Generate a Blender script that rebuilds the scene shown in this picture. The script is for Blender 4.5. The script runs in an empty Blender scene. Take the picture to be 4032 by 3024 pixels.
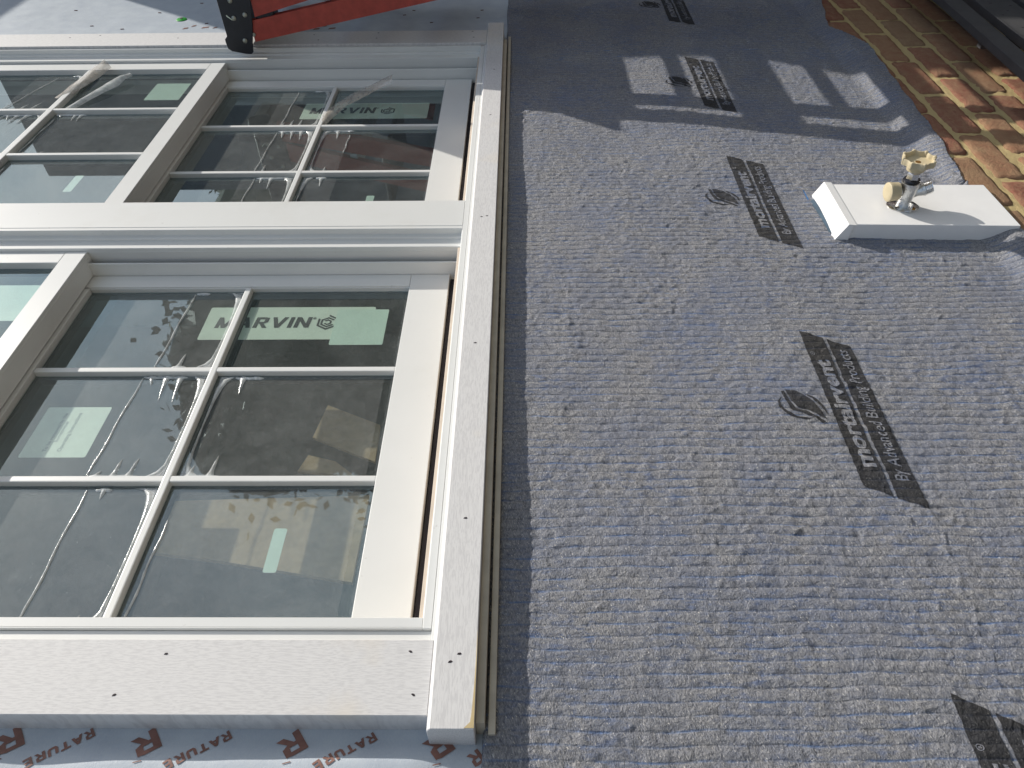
import bpy, bmesh, math, random
import numpy as np
from mathutils import Vector, Matrix
from mathutils.geometry import tessellate_polygon
random.seed(7)
rng = np.random.default_rng(7)
scene = bpy.context.scene
COL = scene.collection

# ------------------------------------------------------------------ frame of reference
# u runs down the wall, v runs along it, n stands out from it (metres)
H0 = 1.5
def W(u, v, n):
    return Vector((v, -n, H0 - u))

# ------------------------------------------------------------------ camera
D = 0.775
FPX = 2850.0
vc = np.array([29, -2842, FPX]); vc = vc / np.linalg.norm(vc)
uc = np.array([1, -.003, 0.]); uc[2] = -(uc @ vc) / vc[2]; uc = uc / np.linalg.norm(uc)
nc = np.cross(uc, vc)
if nc[2] > 0: nc = -nc
Uw, Vw, Nw = np.array([0, 0, -1.]), np.array([1., 0, 0]), np.array([0, -1., 0])
def c2w(i): return uc[i] * Uw + vc[i] * Vw + nc[i] * Nw
right, down, fwd = c2w(0), c2w(1), c2w(2)
cam = bpy.data.cameras.new('camera'); camo = bpy.data.objects.new('camera', cam); COL.objects.link(camo)
M = Matrix.Identity(4)
for r in range(3):
    M[r][0] = right[r]; M[r][1] = -down[r]; M[r][2] = -fwd[r]
M.translation = W(0, 0, D)
camo.matrix_world = M
cam.sensor_width = 36; cam.lens = 36 * FPX / 4032
cam.clip_start = .01; cam.clip_end = 500
scene.camera = camo

# ------------------------------------------------------------------ light
KU, KV = 1.85, 1.3
sdir = (W(-KU, KV, 1) - W(0, 0, 0)).normalized()
sl = bpy.data.lights.new('sun', 'SUN'); sl.energy = 4.75; sl.angle = math.radians(.55); sl.color = (1, .945, .86)
so = bpy.data.objects.new('sun', sl); COL.objects.link(so)
so.rotation_euler = sdir.to_track_quat('Z', 'Y').to_euler()
so.location = W(-4, 4, 4)
world = bpy.data.worlds.new('World'); scene.world = world; world.use_nodes = True
wn, wl = world.node_tree.nodes, world.node_tree.links
wn.clear()
sky = wn.new('ShaderNodeTexSky'); sky.sky_type = 'NISHITA'; sky.sun_disc = False
sky.sun_elevation = math.asin(sdir.z); sky.sun_rotation = math.atan2(sdir.x, sdir.y)
sky.dust_density = 2.0; sky.air_density = 1.2
bg = wn.new('ShaderNodeBackground'); bg.inputs['Strength'].default_value = .115
tc = wn.new('ShaderNodeTexCoord')
cl = wn.new('ShaderNodeTexNoise'); cl.inputs['Scale'].default_value = 2.6; cl.inputs['Detail'].default_value = 7; cl.inputs['Roughness'].default_value = .58
cr = wn.new('ShaderNodeValToRGB'); cr.color_ramp.elements[0].position = .47; cr.color_ramp.elements[1].position = .68
mx = wn.new('ShaderNodeMixRGB'); mx.inputs[2].default_value = (6.6, 7.7, 9.2, 1)
wo = wn.new('ShaderNodeOutputWorld')
wl.new(tc.outputs['Generated'], cl.inputs['Vector']); wl.new(cl.outputs['Fac'], cr.inputs[0])
wl.new(cr.outputs[0], mx.inputs[0]); wl.new(sky.outputs[0], mx.inputs[1]); wl.new(mx.outputs[0], bg.inputs[0])
wl.new(bg.outputs[0], wo.inputs[0])
vs = scene.view_settings
scene.display_settings.display_device = 'sRGB'
vs.view_transform = 'Standard'; vs.look = 'None'; vs.gamma = 1; vs.exposure = -.04; vs.use_curve_mapping = False
scene.render.engine = 'CYCLES'
scene.cycles.max_bounces = 8; scene.cycles.transparent_max_bounces = 16
scene.cycles.caustics_reflective = False; scene.cycles.caustics_refractive = False

# ------------------------------------------------------------------ node helpers
def new_mat(name):
    m = bpy.data.materials.new(name); m.use_nodes = True
    nt = m.node_tree; nt.nodes.clear()
    o = nt.nodes.new('ShaderNodeOutputMaterial'); b = nt.nodes.new('ShaderNodeBsdfPrincipled')
    nt.links.new(b.outputs[0], o.inputs[0])
    return m, nt, b, o
def pos(nt, scale=(1, 1, 1), rot=(0, 0, 0)):
    g = nt.nodes.new('ShaderNodeNewGeometry'); mp = nt.nodes.new('ShaderNodeMapping')
    mp.inputs['Scale'].default_value = scale; mp.inputs['Rotation'].default_value = rot
    nt.links.new(g.outputs['Position'], mp.inputs['Vector']); return mp.outputs[0]
def pos2(nt, ang, scale):
    g = nt.nodes.new('ShaderNodeNewGeometry'); a = nt.nodes.new('ShaderNodeMapping'); b = nt.nodes.new('ShaderNodeMapping')
    a.inputs['Rotation'].default_value = (0, math.radians(ang), 0); b.inputs['Scale'].default_value = scale
    nt.links.new(g.outputs['Position'], a.inputs['Vector']); nt.links.new(a.outputs[0], b.inputs['Vector']); return b.outputs[0]
def noise(nt, vec, scale, detail=4, rough=.55, dist=0):
    t = nt.nodes.new('ShaderNodeTexNoise'); t.inputs['Scale'].default_value = scale
    t.inputs['Detail'].default_value = detail; t.inputs['Roughness'].default_value = rough; t.inputs['Distortion'].default_value = dist
    nt.links.new(vec, t.inputs['Vector']); return t.outputs['Fac']
def ramp(nt, fac, stops):
    r = nt.nodes.new('ShaderNodeValToRGB'); e = r.color_ramp.elements
    while len(e) < len(stops): e.new(.5)
    for i, (p, c) in enumerate(stops):
        e[i].position = p; e[i].color = (c, c, c, 1) if not isinstance(c, tuple) else (*c, 1)
    nt.links.new(fac, r.inputs[0]); return r.outputs[0]
def mix(nt, fac, a, b, mode='MIX'):
    m = nt.nodes.new('ShaderNodeMixRGB'); m.blend_type = mode
    for i, x in ((0, fac), (1, a), (2, b)):
        if isinstance(x, (int, float)): m.inputs[i].default_value = x if i == 0 else (x, x, x, 1)
        elif isinstance(x, tuple): m.inputs[i].default_value = (*x, 1)
        else: nt.links.new(x, m.inputs[i])
    return m.outputs[0]
def math_(nt, op, a, b=0.0):
    m = nt.nodes.new('ShaderNodeMath'); m.operation = op
    for i, x in ((0, a), (1, b)):
        if isinstance(x, (int, float)): m.inputs[i].default_value = x
        else: nt.links.new(x, m.inputs[i])
    return m.outputs[0]
def bump(nt, b, h, strength, dist):
    n = nt.nodes.new('ShaderNodeBump'); n.inputs['Strength'].default_value = strength; n.inputs['Distance'].default_value = dist
    nt.links.new(h, n.inputs['Height']); nt.links.new(n.outputs[0], b.inputs['Normal'])
def setc(nt, b, key, val):
    if isinstance(val, tuple): b.inputs[key].default_value = (*val, 1)
    elif isinstance(val, (int, float)): b.inputs[key].default_value = val
    else: nt.links.new(val, b.inputs[key])

# ------------------------------------------------------------------ materials
def mat_clad():
    m, nt, b, o = new_mat('painted_white_cladding')
    n1 = noise(nt, pos(nt), 7, 5); n2 = noise(nt, pos(nt), 260, 3)
    c = mix(nt, ramp(nt, n1, [(.3, 0), (.75, 1)]), (.77, .775, .755), (.72, .725, .705))
    sp = ramp(nt, noise(nt, pos(nt), 95, 2, .5), [(.74, 0), (.78, 1)])
    c = mix(nt, math_(nt, 'MULTIPLY', sp, .35), c, (.45, .42, .38))
    dirt = ramp(nt, noise(nt, pos(nt), 4.5, 6, .7), [(.56, 0), (.72, 1)])
    c = mix(nt, math_(nt, 'MULTIPLY', dirt, .22), c, (.58, .56, .50))
    setc(nt, b, 'Base Color', c); setc(nt, b, 'Roughness', ramp(nt, n1, [(.2, .33), (.8, .46)]))
    bump(nt, b, n2, .06, .0006); return m
def mat_wood(name, sx):
    m, nt, b, o = new_mat(name)
    warp = noise(nt, pos(nt), 9, 3)
    # long vessels of the grain run down the board
    base = pos(nt, sx)
    add = nt.nodes.new('ShaderNodeVectorMath'); add.operation = 'ADD'
    comb = nt.nodes.new('ShaderNodeCombineXYZ'); s = math_(nt, 'MULTIPLY', warp, 5.0)
    nt.links.new(s, comb.inputs[0]); nt.links.new(s, comb.inputs[2]); nt.links.new(base, add.inputs[0]); nt.links.new(comb.outputs[0], add.inputs[1])
    g = noise(nt, add.outputs[0], 1.0, 3, .6)
    gr = ramp(nt, g, [(.44, 0), (.60, 1)])
    c = mix(nt, gr, (.71, .70, .69), (.615, .605, .60))
    st = ramp(nt, noise(nt, pos(nt), 6, 4), [(.60, 0), (.74, 1)])
    c = mix(nt, math_(nt, 'MULTIPLY', st, .5), c, (.72, .64, .52))
    setc(nt, b, 'Base Color', c); setc(nt, b, 'Roughness', .62)
    bump(nt, b, gr, -.5, .0005); return m
def mat_plain(name, col, rough=.6, metal=0, var=.12, scale=30, bs=.15, bd=.001, vs_=200):
    m, nt, b, o = new_mat(name)
    n1 = noise(nt, pos(nt), scale, 5)
    c2 = tuple(max(0, x * (1 - var * 2)) for x in col)
    setc(nt, b, 'Base Color', mix(nt, ramp(nt, n1, [(.3, 0), (.7, 1)]), col, c2))
    b.inputs['Roughness'].default_value = rough; b.inputs['Metallic'].default_value = metal
    bump(nt, b, noise(nt, pos(nt), vs_, 3), bs, bd); return m
RIBW = ((.0016, 9., 4.), (.0010, 31., 17.), (.0006, 83., -40.)); PITCH = .0142
def mat_fabric(name, dark, print_=False):
    m, nt, b, o = new_mat(name)
    P0 = pos(nt)
    warp = noise(nt, P0, 16, 3)
    # matted fibres in two diagonal directions
    fa = noise(nt, pos2(nt, 24, (120, 1, 780)), 1, 4, .70, .5)
    fb = noise(nt, pos2(nt, -10, (190, 1, 560)), 1, 3, .66, .6)
    lng = noise(nt, pos2(nt, 27, (14, 1, 620)), 1, 2, .5, .1)
    fc = noise(nt, P0, 900, 2, .6)
    cells = noise(nt, pos2(nt, 8, (170, 1, 110)), 1, 5, .66, .9)
    big = noise(nt, P0, 11, 3)
    f = mix(nt, .5, ramp(nt, fa, [(.40, 0), (.62, 1)]), ramp(nt, fb, [(.40, 0), (.62, 1)]))
    f = mix(nt, .34, f, ramp(nt, cells, [(.3, 0), (.7, 1)]))
    lo, hi = ((.066, .076, .104), (.52, .51, .51)) if not dark else ((.012, .012, .013), (.070, .068, .067))
    c = mix(nt, f, lo, hi)
    c = mix(nt, math_(nt, 'MULTIPLY', ramp(nt, big, [(.40, 0), (.66, 1)]), .45), c, (.17, .20, .285) if not dark else (.045, .05, .065))
    # blue core of the mat showing along the thin rows between its ridges
    sep = nt.nodes.new('ShaderNodeSeparateXYZ'); nt.links.new(P0, sep.inputs[0])
    uu_ = math_(nt, 'SUBTRACT', H0, sep.outputs[2]); vv_ = sep.outputs[0]
    wsum = vv_
    for am, ku_, kv_ in RIBW:
        arg = math_(nt, 'ADD', math_(nt, 'MULTIPLY', uu_, ku_), math_(nt, 'MULTIPLY', vv_, kv_))
        wsum = math_(nt, 'ADD', wsum, math_(nt, 'MULTIPLY', math_(nt, 'SINE', arg), am))
    ph = math_(nt, 'MULTIPLY', wsum, math.pi / PITCH)
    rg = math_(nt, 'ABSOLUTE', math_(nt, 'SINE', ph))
    valley = ramp(nt, rg, [(.05, 1), (.42, 0)])
    patch = ramp(nt, noise(nt, pos(nt, (60, 60, 22)), 1, 3, .6), [(.44, 0), (.66, 1)])
    patch = math_(nt, 'MULTIPLY', patch, ramp(nt, fa, [(.36, .35), (.60, 1)]))
    blue = math_(nt, 'MULTIPLY', math_(nt, 'MULTIPLY', valley, patch), .8 if not dark else .45)
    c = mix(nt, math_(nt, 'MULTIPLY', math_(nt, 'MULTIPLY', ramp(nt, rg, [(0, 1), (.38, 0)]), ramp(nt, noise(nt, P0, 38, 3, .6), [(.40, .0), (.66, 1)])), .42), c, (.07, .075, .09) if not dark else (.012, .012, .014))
    c = mix(nt, blue, c, (.06, .19, .48) if not dark else (.03, .06, .14))
    bl2 = math_(nt, 'MULTIPLY', math_(nt, 'MULTIPLY', ramp(nt, noise(nt, pos(nt, (150, 1, 50)), 1, 3, .6), [(.50, 0), (.68, 1)]), ramp(nt, noise(nt, P0, 7, 3), [(.42, .15), (.62, 1)])), .65 if not dark else .1)
    c = mix(nt, bl2, c, (.08, .14, .30))
    spk = ramp(nt, noise(nt, pos2(nt, 30, (230, 1, 760)), 1, 2, .5), [(.635, 0), (.70, 1)])
    spk = math_(nt, 'MAXIMUM', spk, math_(nt, 'MULTIPLY', ramp(nt, lng, [(.72, 0), (.76, 1)]), .5))
    c = mix(nt, math_(nt, 'MULTIPLY', spk, .9 if not dark else .25), c, (.80, .77, .71))
    setc(nt, b, 'Base Color', c); b.inputs['Roughness'].default_value = .58
    b.inputs['Specular IOR Level'].default_value = .35
    h = math_(nt, 'ADD', math_(nt, 'MULTIPLY', f, .6), math_(nt, 'MULTIPLY', fc, .35))
    h = math_(nt, 'ADD', h, math_(nt, 'MULTIPLY', cells, 2.0))
    h = math_(nt, 'ADD', h, math_(nt, 'MULTIPLY', ramp(nt, rg, [(0, 0), (.35, .8), (1, 1)]), .6))
    bump(nt, b, h, .9, .0024); return m
def mat_membrane():
    m, nt, b, o = new_mat('grey_house_membrane')
    a = noise(nt, pos(nt), 22, 5, .6); f = noise(nt, pos(nt, (300, 1, 900), (0, .5, 0)), 1, 3)
    c = mix(nt, ramp(nt, a, [(.35, 0), (.7, 1)]), (.50, .555, .61), (.415, .47, .54))
    c = mix(nt, math_(nt, 'MULTIPLY', ramp(nt, f, [(.4, 0), (.8, 1)]), .35), c, (.68, .68, .67))
    setc(nt, b, 'Base Color', c); b.inputs['Roughness'].default_value = .48
    bump(nt, b, math_(nt, 'ADD', a, math_(nt, 'MULTIPLY', f, .3)), .35, .002); return m
def mat_brick():
    m, nt, b, o = new_mat('fired_brick')
    oi = nt.nodes.new('ShaderNodeObjectInfo')
    base = ramp(nt, oi.outputs['Random'], [(0, (.25, .085, .055)), (.35, (.30, .122, .074)), (.7, (.32, .160, .088)), (1, (.29, .175, .100))])
    n1 = noise(nt, pos(nt), 28, 6, .62)
    c = mix(nt, ramp(nt, n1, [(.35, 0), (.72, 1)]), base, mix(nt, .5, base, (.42, .30, .17)))
    pit = ramp(nt, noise(nt, pos(nt), 210, 3, .6), [(.28, 1), (.36, 0)])
    c = mix(nt, math_(nt, 'MULTIPLY', pit, .55), c, (.10, .05, .035))
    dust = ramp(nt, noise(nt, pos(nt), 60, 5, .7), [(.50, 0), (.78, 1)])
    c = mix(nt, math_(nt, 'MULTIPLY', dust, .55), c, (.46, .32, .17))
    setc(nt, b, 'Base Color', c); b.inputs['Roughness'].default_value = .9
    h = math_(nt, 'ADD', noise(nt, pos(nt, (1, 1, 1)), 170, 6, .72), math_(nt, 'MULTIPLY', noise(nt, pos(nt, (500, 200, 120)), 1, 3), .5))
    bump(nt, b, h, 1.0, .0045); return m
def mat_mortar():
    m, nt, b, o = new_mat('yellow_sand_mortar')
    a = noise(nt, pos(nt), 40, 5); g = noise(nt, pos(nt), 500, 4, .7)
    c = mix(nt, a, (.56, .43, .20), (.46, .34, .15)); c = mix(nt, math_(nt, 'MULTIPLY', g, .4), c, (.66, .54, .30))
    setc(nt, b, 'Base Color', c); b.inputs['Roughness'].default_value = .95
    bump(nt, b, math_(nt, 'ADD', g, noise(nt, pos(nt), 90, 4)), .8, .003); return m
def mat_glass(name, dust=.05, tint=(.80, .87, .85)):
    m, nt, b, o = new_mat(name); nt.nodes.remove(b)
    tr = nt.nodes.new('ShaderNodeBsdfTransparent'); tr.inputs[0].default_value = (*tint, 1)
    gl = nt.nodes.new('ShaderNodeBsdfGlossy'); gl.inputs['Roughness'].default_value = .012; gl.inputs[0].default_value = (.80, .98, 1, 1)
    fr = nt.nodes.new('ShaderNodeFresnel'); fr.inputs[0].default_value = 1.52
    rf = math_(nt, 'MULTIPLY', fr.outputs[0], 2.5)
    rf = math_(nt, 'MINIMUM', rf, .27)
    df = nt.nodes.new('ShaderNodeBsdfDiffuse')
    sc = noise(nt, pos(nt, (150, 1, 700)), 1, 4, .7); sc2 = noise(nt, pos(nt), 14, 4, .6)
    spk = ramp(nt, noise(nt, pos(nt), 420, 2, .5), [(.735, 0), (.76, 1)])
    d = math_(nt, 'MULTIPLY', math_(nt, 'ADD', ramp(nt, sc, [(.35, .4), (.75, 1.4)]), ramp(nt, sc2, [(.4, 0), (.75, .6)])), dust)
    d = math_(nt, 'ADD', d, math_(nt, 'MULTIPLY', spk, .35))
    df.inputs[0].default_value = (.78, .84, .82, 1)
    m1 = nt.nodes.new('ShaderNodeMixShader'); m2 = nt.nodes.new('ShaderNodeMixShader')
    nt.links.new(d, m1.inputs[0]); nt.links.new(tr.outputs[0], m1.inputs[1]); nt.links.new(df.outputs[0], m1.inputs[2])
    nt.links.new(rf, m2.inputs[0]); nt.links.new(m1.outputs[0], m2.inputs[1]); nt.links.new(gl.outputs[0], m2.inputs[2])
    nt.links.new(m2.outputs[0], o.inputs[0]); return m
def mat_film(name, op=.3, col=(.85, .86, .84), rough=.12, gloss=.5):
    m, nt, b, o = new_mat(name); nt.nodes.remove(b)
    tr = nt.nodes.new('ShaderNodeBsdfTransparent'); pb = nt.nodes.new('ShaderNodeBsdfPrincipled')
    pb.inputs['Base Color'].default_value = (*col, 1); pb.inputs['Roughness'].default_value = rough
    pb.inputs['Specular IOR Level'].default_value = gloss * 2
    a = noise(nt, pos(nt, (60, 60, 60)), 1, 4, .6)
    fac = math_(nt, 'MULTIPLY', ramp(nt, a, [(.25, .5), (.75, 1.4)]), op)
    mm = nt.nodes.new('ShaderNodeMixShader'); nt.links.new(fac, mm.inputs[0])
    nt.links.new(tr.outputs[0], mm.inputs[1]); nt.links.new(pb.outputs[0], mm.inputs[2]); nt.links.new(mm.outputs[0], o.inputs[0])
    bp = nt.nodes.new('ShaderNodeBump'); bp.inputs['Strength'].default_value = .5; bp.inputs['Distance'].default_value = .002
    nt.links.new(a, bp.inputs['Height']); nt.links.new(bp.outputs[0], pb.inputs['Normal']); return m

CLAD = mat_clad()
WOODU = mat_wood('primed_wood_grain_down', (700, 1, 95))     # grain runs down the wall
WOODV = mat_wood('primed_wood_grain_along', (95, 400, 800))
FAB = mat_fabric('matted_grey_fabric', False); INK = mat_fabric('black_ink_on_fabric', True)
MEMB = mat_membrane()
RED_INK = mat_plain('red_brown_ink', (.31, .155, .12), .55, var=.2, scale=60)
BRICK, MORTAR = mat_brick(), mat_mortar()
GLASS = mat_glass('dusty_window_glass', .085)
FILM = mat_film('thin_plastic_sheet', .055, rough=.1)
FILM2 = mat_film('lifted_plastic_ridge', .52, (.90, .93, .91), .16, .9)
FILM4 = mat_film('lifted_plastic_corner', .30, (.85, .86, .86), .2, .8)
FILM3 = mat_film('peeled_plastic_flap', .55, (.58, .53, .46), .22, .7)
TAN = mat_plain('bare_pine_wood', (.66, .56, .46), .7, var=.1)
DARKGAP = mat_plain('dark_seal_and_gap_shade', (.02, .018, .025), .7)  # stands for shade in gaps as well as the pane edge seals
BEIGE = mat_plain('beige_vinyl_flange', (.58, .52, .42), .5)
PALE = mat_plain('pale_green_paper_label', (.80, .88, .74), .55, var=.04, bs=.02)
PALE2 = mat_plain('pale_green_paper_patch', (.72, .87, .74), .5, var=.04, bs=.02)
BLACKINK = mat_plain('black_label_ink', (.02, .03, .03), .5)
GREYINK = mat_plain('grey_label_ink', (.25, .32, .30), .5)
CARD = mat_plain('brown_cardboard', (.52, .37, .22), .85, var=.15, scale=60)
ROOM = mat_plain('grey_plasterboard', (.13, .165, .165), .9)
PVC = mat_plain('white_pvc', (.90, .895, .88), .38, var=.02, bs=.03)
CHROME = mat_plain('tarnished_chrome', (.78, .78, .76), .30, 1, var=.08, scale=120, bs=.7, bd=.0012, vs_=330)
CHROME2 = mat_plain('polished_chrome', (.78, .78, .78), .2, 1, var=.08, scale=60, bs=.1)
HANDLE = mat_plain('tan_plastic_handle', (.60, .51, .33), .55, var=.06, bs=.08)
BRASS = mat_plain('brass_screw', (.55, .30, .08), .35, 1)
BLACK = mat_plain('black_plastic', (.012, .014, .022), .38, var=.2)
RED = mat_plain('red_fibreglass', (.46, .068, .046), .5, var=.14, scale=45, bs=.3, bd=.0008, vs_=400)
STEEL = mat_plain('rivet_steel', (.42, .42, .36), .42, .9)
ALU = mat_plain('ladder_aluminium', (.60, .60, .60), .4, .8)
GREEN = mat_plain('green_plastic_cap', (.04, .42, .05), .4)
IRON = mat_plain('grey_powder_coated_metal', (.075, .075, .078), .6)
GRASS = mat_plain('dusty_ground', (.15, .145, .135), .95, scale=3)
LEAF = mat_plain('tree_leaf', (.045, .085, .03), .6, scale=3)
BARK = mat_plain('tree_bark', (.09, .065, .045), .9)
STUCCO = mat_plain('grey_siding', (.20, .215, .24), .85)
STAPLE = mat_plain('rusty_staple', (.16, .09, .08), .5, .4)
HOLE = mat_plain('dark_nail_hole', (.035, .025, .03), .9)

# ------------------------------------------------------------------ object helpers
WORLD = {}
def link(name, me, c, parent, mat):
    o = bpy.data.objects.new(name, me); COL.objects.link(o)
    pl = WORLD[parent.name] if parent else Vector((0, 0, 0))
    if parent: o.parent = parent
    o.location = c - pl; WORLD[o.name] = c.copy()
    if mat is not None and me is not None and not me.materials: me.materials.append(mat)
    return o
def mk(name, verts, faces, mat, parent=None, smooth=False, bev=0, seg=1):
    """verts in world space"""
    a = np.array([tuple(v) for v in verts]); c = Vector((a.min(0) + a.max(0)) / 2)
    me = bpy.data.meshes.new(name)
    me.from_pydata([tuple(Vector(v) - c) for v in verts], [], faces); me.update()
    bm = bmesh.new(); bm.from_mesh(me)
    bmesh.ops.recalc_face_normals(bm, faces=bm.faces[:]) if bev or not smooth else None
    if bev: bmesh.ops.bevel(bm, geom=bm.edges[:], offset=bev, segments=seg, affect='EDGES', profile=.6)
    bm.to_mesh(me); bm.free()
    if smooth:
        for p in me.polygons: p.use_smooth = True
    return link(name, me, c, parent, mat)
def empty(name, u, v, n, parent=None):
    return link(name, None, W(u, v, n), parent, None)
def tag(o, label=None, cat=None, group=None, kind=None):
    for k, x in (('label', label), ('category', cat), ('group', group), ('kind', kind)):
        if x: o[k] = x
    return o
def box(name, u, v, n, mat, parent=None, bev=.0012, seg=1):
    (u0, u1), (v0, v1), (n0, n1) = sorted(u), sorted(v), sorted(n)
    vs = [W(a, b, c) for a in (u0, u1) for b in (v0, v1) for c in (n0, n1)]
    fs = [(0, 1, 3, 2), (4, 6, 7, 5), (0, 4, 5, 1), (2, 3, 7, 6), (0, 2, 6, 4), (1, 5, 7, 3)]
    return mk(name, vs, fs, mat, parent, bev=bev, seg=seg)
def prism(name, poly, f, t0, t1, mat, parent=None, bev=0, seg=1):
    """poly of 2D points, f(a,b,t)->(u,v,n)"""
    k = len(poly)
    vs = [W(*f(a, b, t0)) for a, b in poly] + [W(*f(a, b, t1)) for a, b in poly]
    fs = [tuple(range(k)), tuple(range(2 * k - 1, k - 1, -1))] + [(i, (i + 1) % k, k + (i + 1) % k, k + i) for i in range(k)]
    return mk(name, vs, fs, mat, parent, bev=bev, seg=seg)
UV = lambda a, b, t: (a, b, t)
def ring_mesh(profile, axis_o, axis_d, seg=32, rfun=None):
    """lathe: profile [(dist, radius)], axis in uvn space -> verts, faces"""
    o = np.array(axis_o, float); d = np.array(axis_d, float); d /= np.linalg.norm(d)
    a = np.cross(d, [0, 1, 0.3]); a /= np.linalg.norm(a); b = np.cross(d, a)
    vs, fs = [], []
    for (t, r) in profile:
        for i in range(seg):
            th = 2 * math.pi * i / seg
            rr = r * (rfun(th) if rfun else 1)
            vs.append(W(*(o + d * t + a * math.cos(th) * rr + b * math.sin(th) * rr)))
    for j in range(len(profile) - 1):
        for i in range(seg):
            fs.append((j * seg + i, j * seg + (i + 1) % seg, (j + 1) * seg + (i + 1) % seg, (j + 1) * seg + i))
    fs.append(tuple(range(seg))); fs.append(tuple((len(profile) - 1) * seg + i for i in range(seg)))
    return vs, fs
def lathe(name, profile, o, d, mat, parent=None, seg=32, smooth=True, rfun=None):
    vs, fs = ring_mesh(profile, o, d, seg, rfun)
    ob = mk(name, vs, fs, mat, parent)
    if smooth:
        for p in ob.data.polygons: p.use_smooth = len(p.vertices) == 4
        try: ob.data.set_sharp_from_angle(angle=math.radians(38))
        except Exception: pass
    return ob

# value noise on numpy arrays
_tab = rng.random((256, 256))
def vn(x, y):
    xi = np.floor(x).astype(int); yi = np.floor(y).astype(int); fx = x - xi; fy = y - yi
    fx = fx * fx * (3 - 2 * fx); fy = fy * fy * (3 - 2 * fy)
    g = lambda i, j: _tab[i % 256, j % 256]
    return (g(xi, yi) * (1 - fx) + g(xi + 1, yi) * fx) * (1 - fy) + (g(xi, yi + 1) * (1 - fx) + g(xi + 1, yi + 1) * fx) * fy
def sst(x, a, b):
    t = np.clip((x - a) / (b - a), 0, 1); return t * t * (3 - 2 * t)

# ------------------------------------------------------------------ drainage mat surface
NW_ = .015
def mat_h(u, v):
    u = np.asarray(u, float); v = np.asarray(v, float)
    h = NW_ + .0240 * sst(u, .838, .896)
    h = h + .0050 * (vn(u * 5 + 3, v * 4 + 9) - .5)
    w = v + sum(am * np.sin(ku_ * u + kv_ * v) for am, ku_, kv_ in RIBW)
    q = w / PITCH; k = np.floor(q); pr = np.abs(np.sin(math.pi * q)) ** .55
    puff = .55 + .9 * vn(u * 62 + k * 13.7, k * 7.31)
    reg = .30 + 1.0 * vn(u * 6 + 2, v * 6 + 4) * sst(u, -.02, .12) + .25 * vn(u * 19, v * 25)
    h = h + .0014 * reg * pr * puff
    cr_ = vn(u * 105 + k * 13.1 + 2.5 * vn(u * 30, v * 40), v * 48)
    h = h + .0019 * (cr_ - .5) * (.35 + 1.1 * vn(u * 9 + 7, v * 9 + 1)) * np.minimum(1, pr + .3)
    h = h + .0011 * (vn(u * 150, v * 170 + 31) - .5) + .0016 * (vn(u * 40 + 5, v * 45) - .5)
    # creases fanning out where the sheet is tucked round the block
    d = np.hypot(u - .885, v - 1.31)
    ang = np.arctan2(v - 1.31, u - .885)
    h = h + .007 * np.exp(-(d / .05) ** 2) * (np.sin(ang * 9 + d * 60) * .5 + .6) * (v > 1.272)
    return h
EDGE = [(.0, .985), (1.0, .97), (1.12, .925), (1.286, .900), (1.331, .894), (1.519, .920), (1.744, .927), (2.057, .947), (2.13, .915), (2.215, .887), (2.413, .925), (2.8, .94)]
ev, eu = zip(*[(a * .985, b * .985) for a, b in EDGE])

CREASE = []
_r = random.Random(21)
for _ in range(800):
    cu_, cv_ = _r.uniform(-.03, .95), _r.uniform(.2, 1.75)
    a_r = _r.gauss(1.2, .45) if _r.random() < .6 else _r.gauss(.0, .25)
    CREASE.append((cu_, cv_, a_r, _r.uniform(.004, .017), _r.uniform(.0004, .0011), _r.uniform(.0012, .0024)))
for k in range(9):
    CREASE.append((.512 - .002 * k + .003 * (k % 2), .522 - .026 * k, 1.55 + .25 * (-1) ** k, .015, .0016, .0016))
def add_creases(U, V, N):
    for cu_, cv_, a_r, ln, am, wd in CREASE:
        r0 = np.searchsorted(V[:, 0], cv_ - .05); r1 = np.searchsorted(V[:, 0], cv_ + .05)
        if r1 <= r0: continue
        u, v = U[r0:r1], V[r0:r1]; du, dv = u - cu_, v - cv_
        x = du * math.cos(a_r) + dv * math.sin(a_r); y = -du * math.sin(a_r) + dv * math.cos(a_r) + 4.0 * x * x
        N[r0:r1] += am * np.exp(-(y / wd) ** 2) * np.exp(-(x / ln) ** 4)
def mat_full(u, v):
    u = np.asarray(u, float); v = np.asarray(v, float); h = mat_h(u, v)
    for cu_, cv_, a_r, ln, am, wd in CREASE:
        if cu_ < v.min() * 0 + u.min() - .06 or cu_ > u.max() + .06 or cv_ < v.min() - .06 or cv_ > v.max() + .06: continue
        du, dv = u - cu_, v - cv_
        x = du * math.cos(a_r) + dv * math.sin(a_r); y = -du * math.sin(a_r) + dv * math.cos(a_r) + 4.0 * x * x
        h = h + np.where(np.abs(dv) < .05, am * np.exp(-(y / wd) ** 2) * np.exp(-(x / ln) ** 4), 0)
    return h
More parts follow.
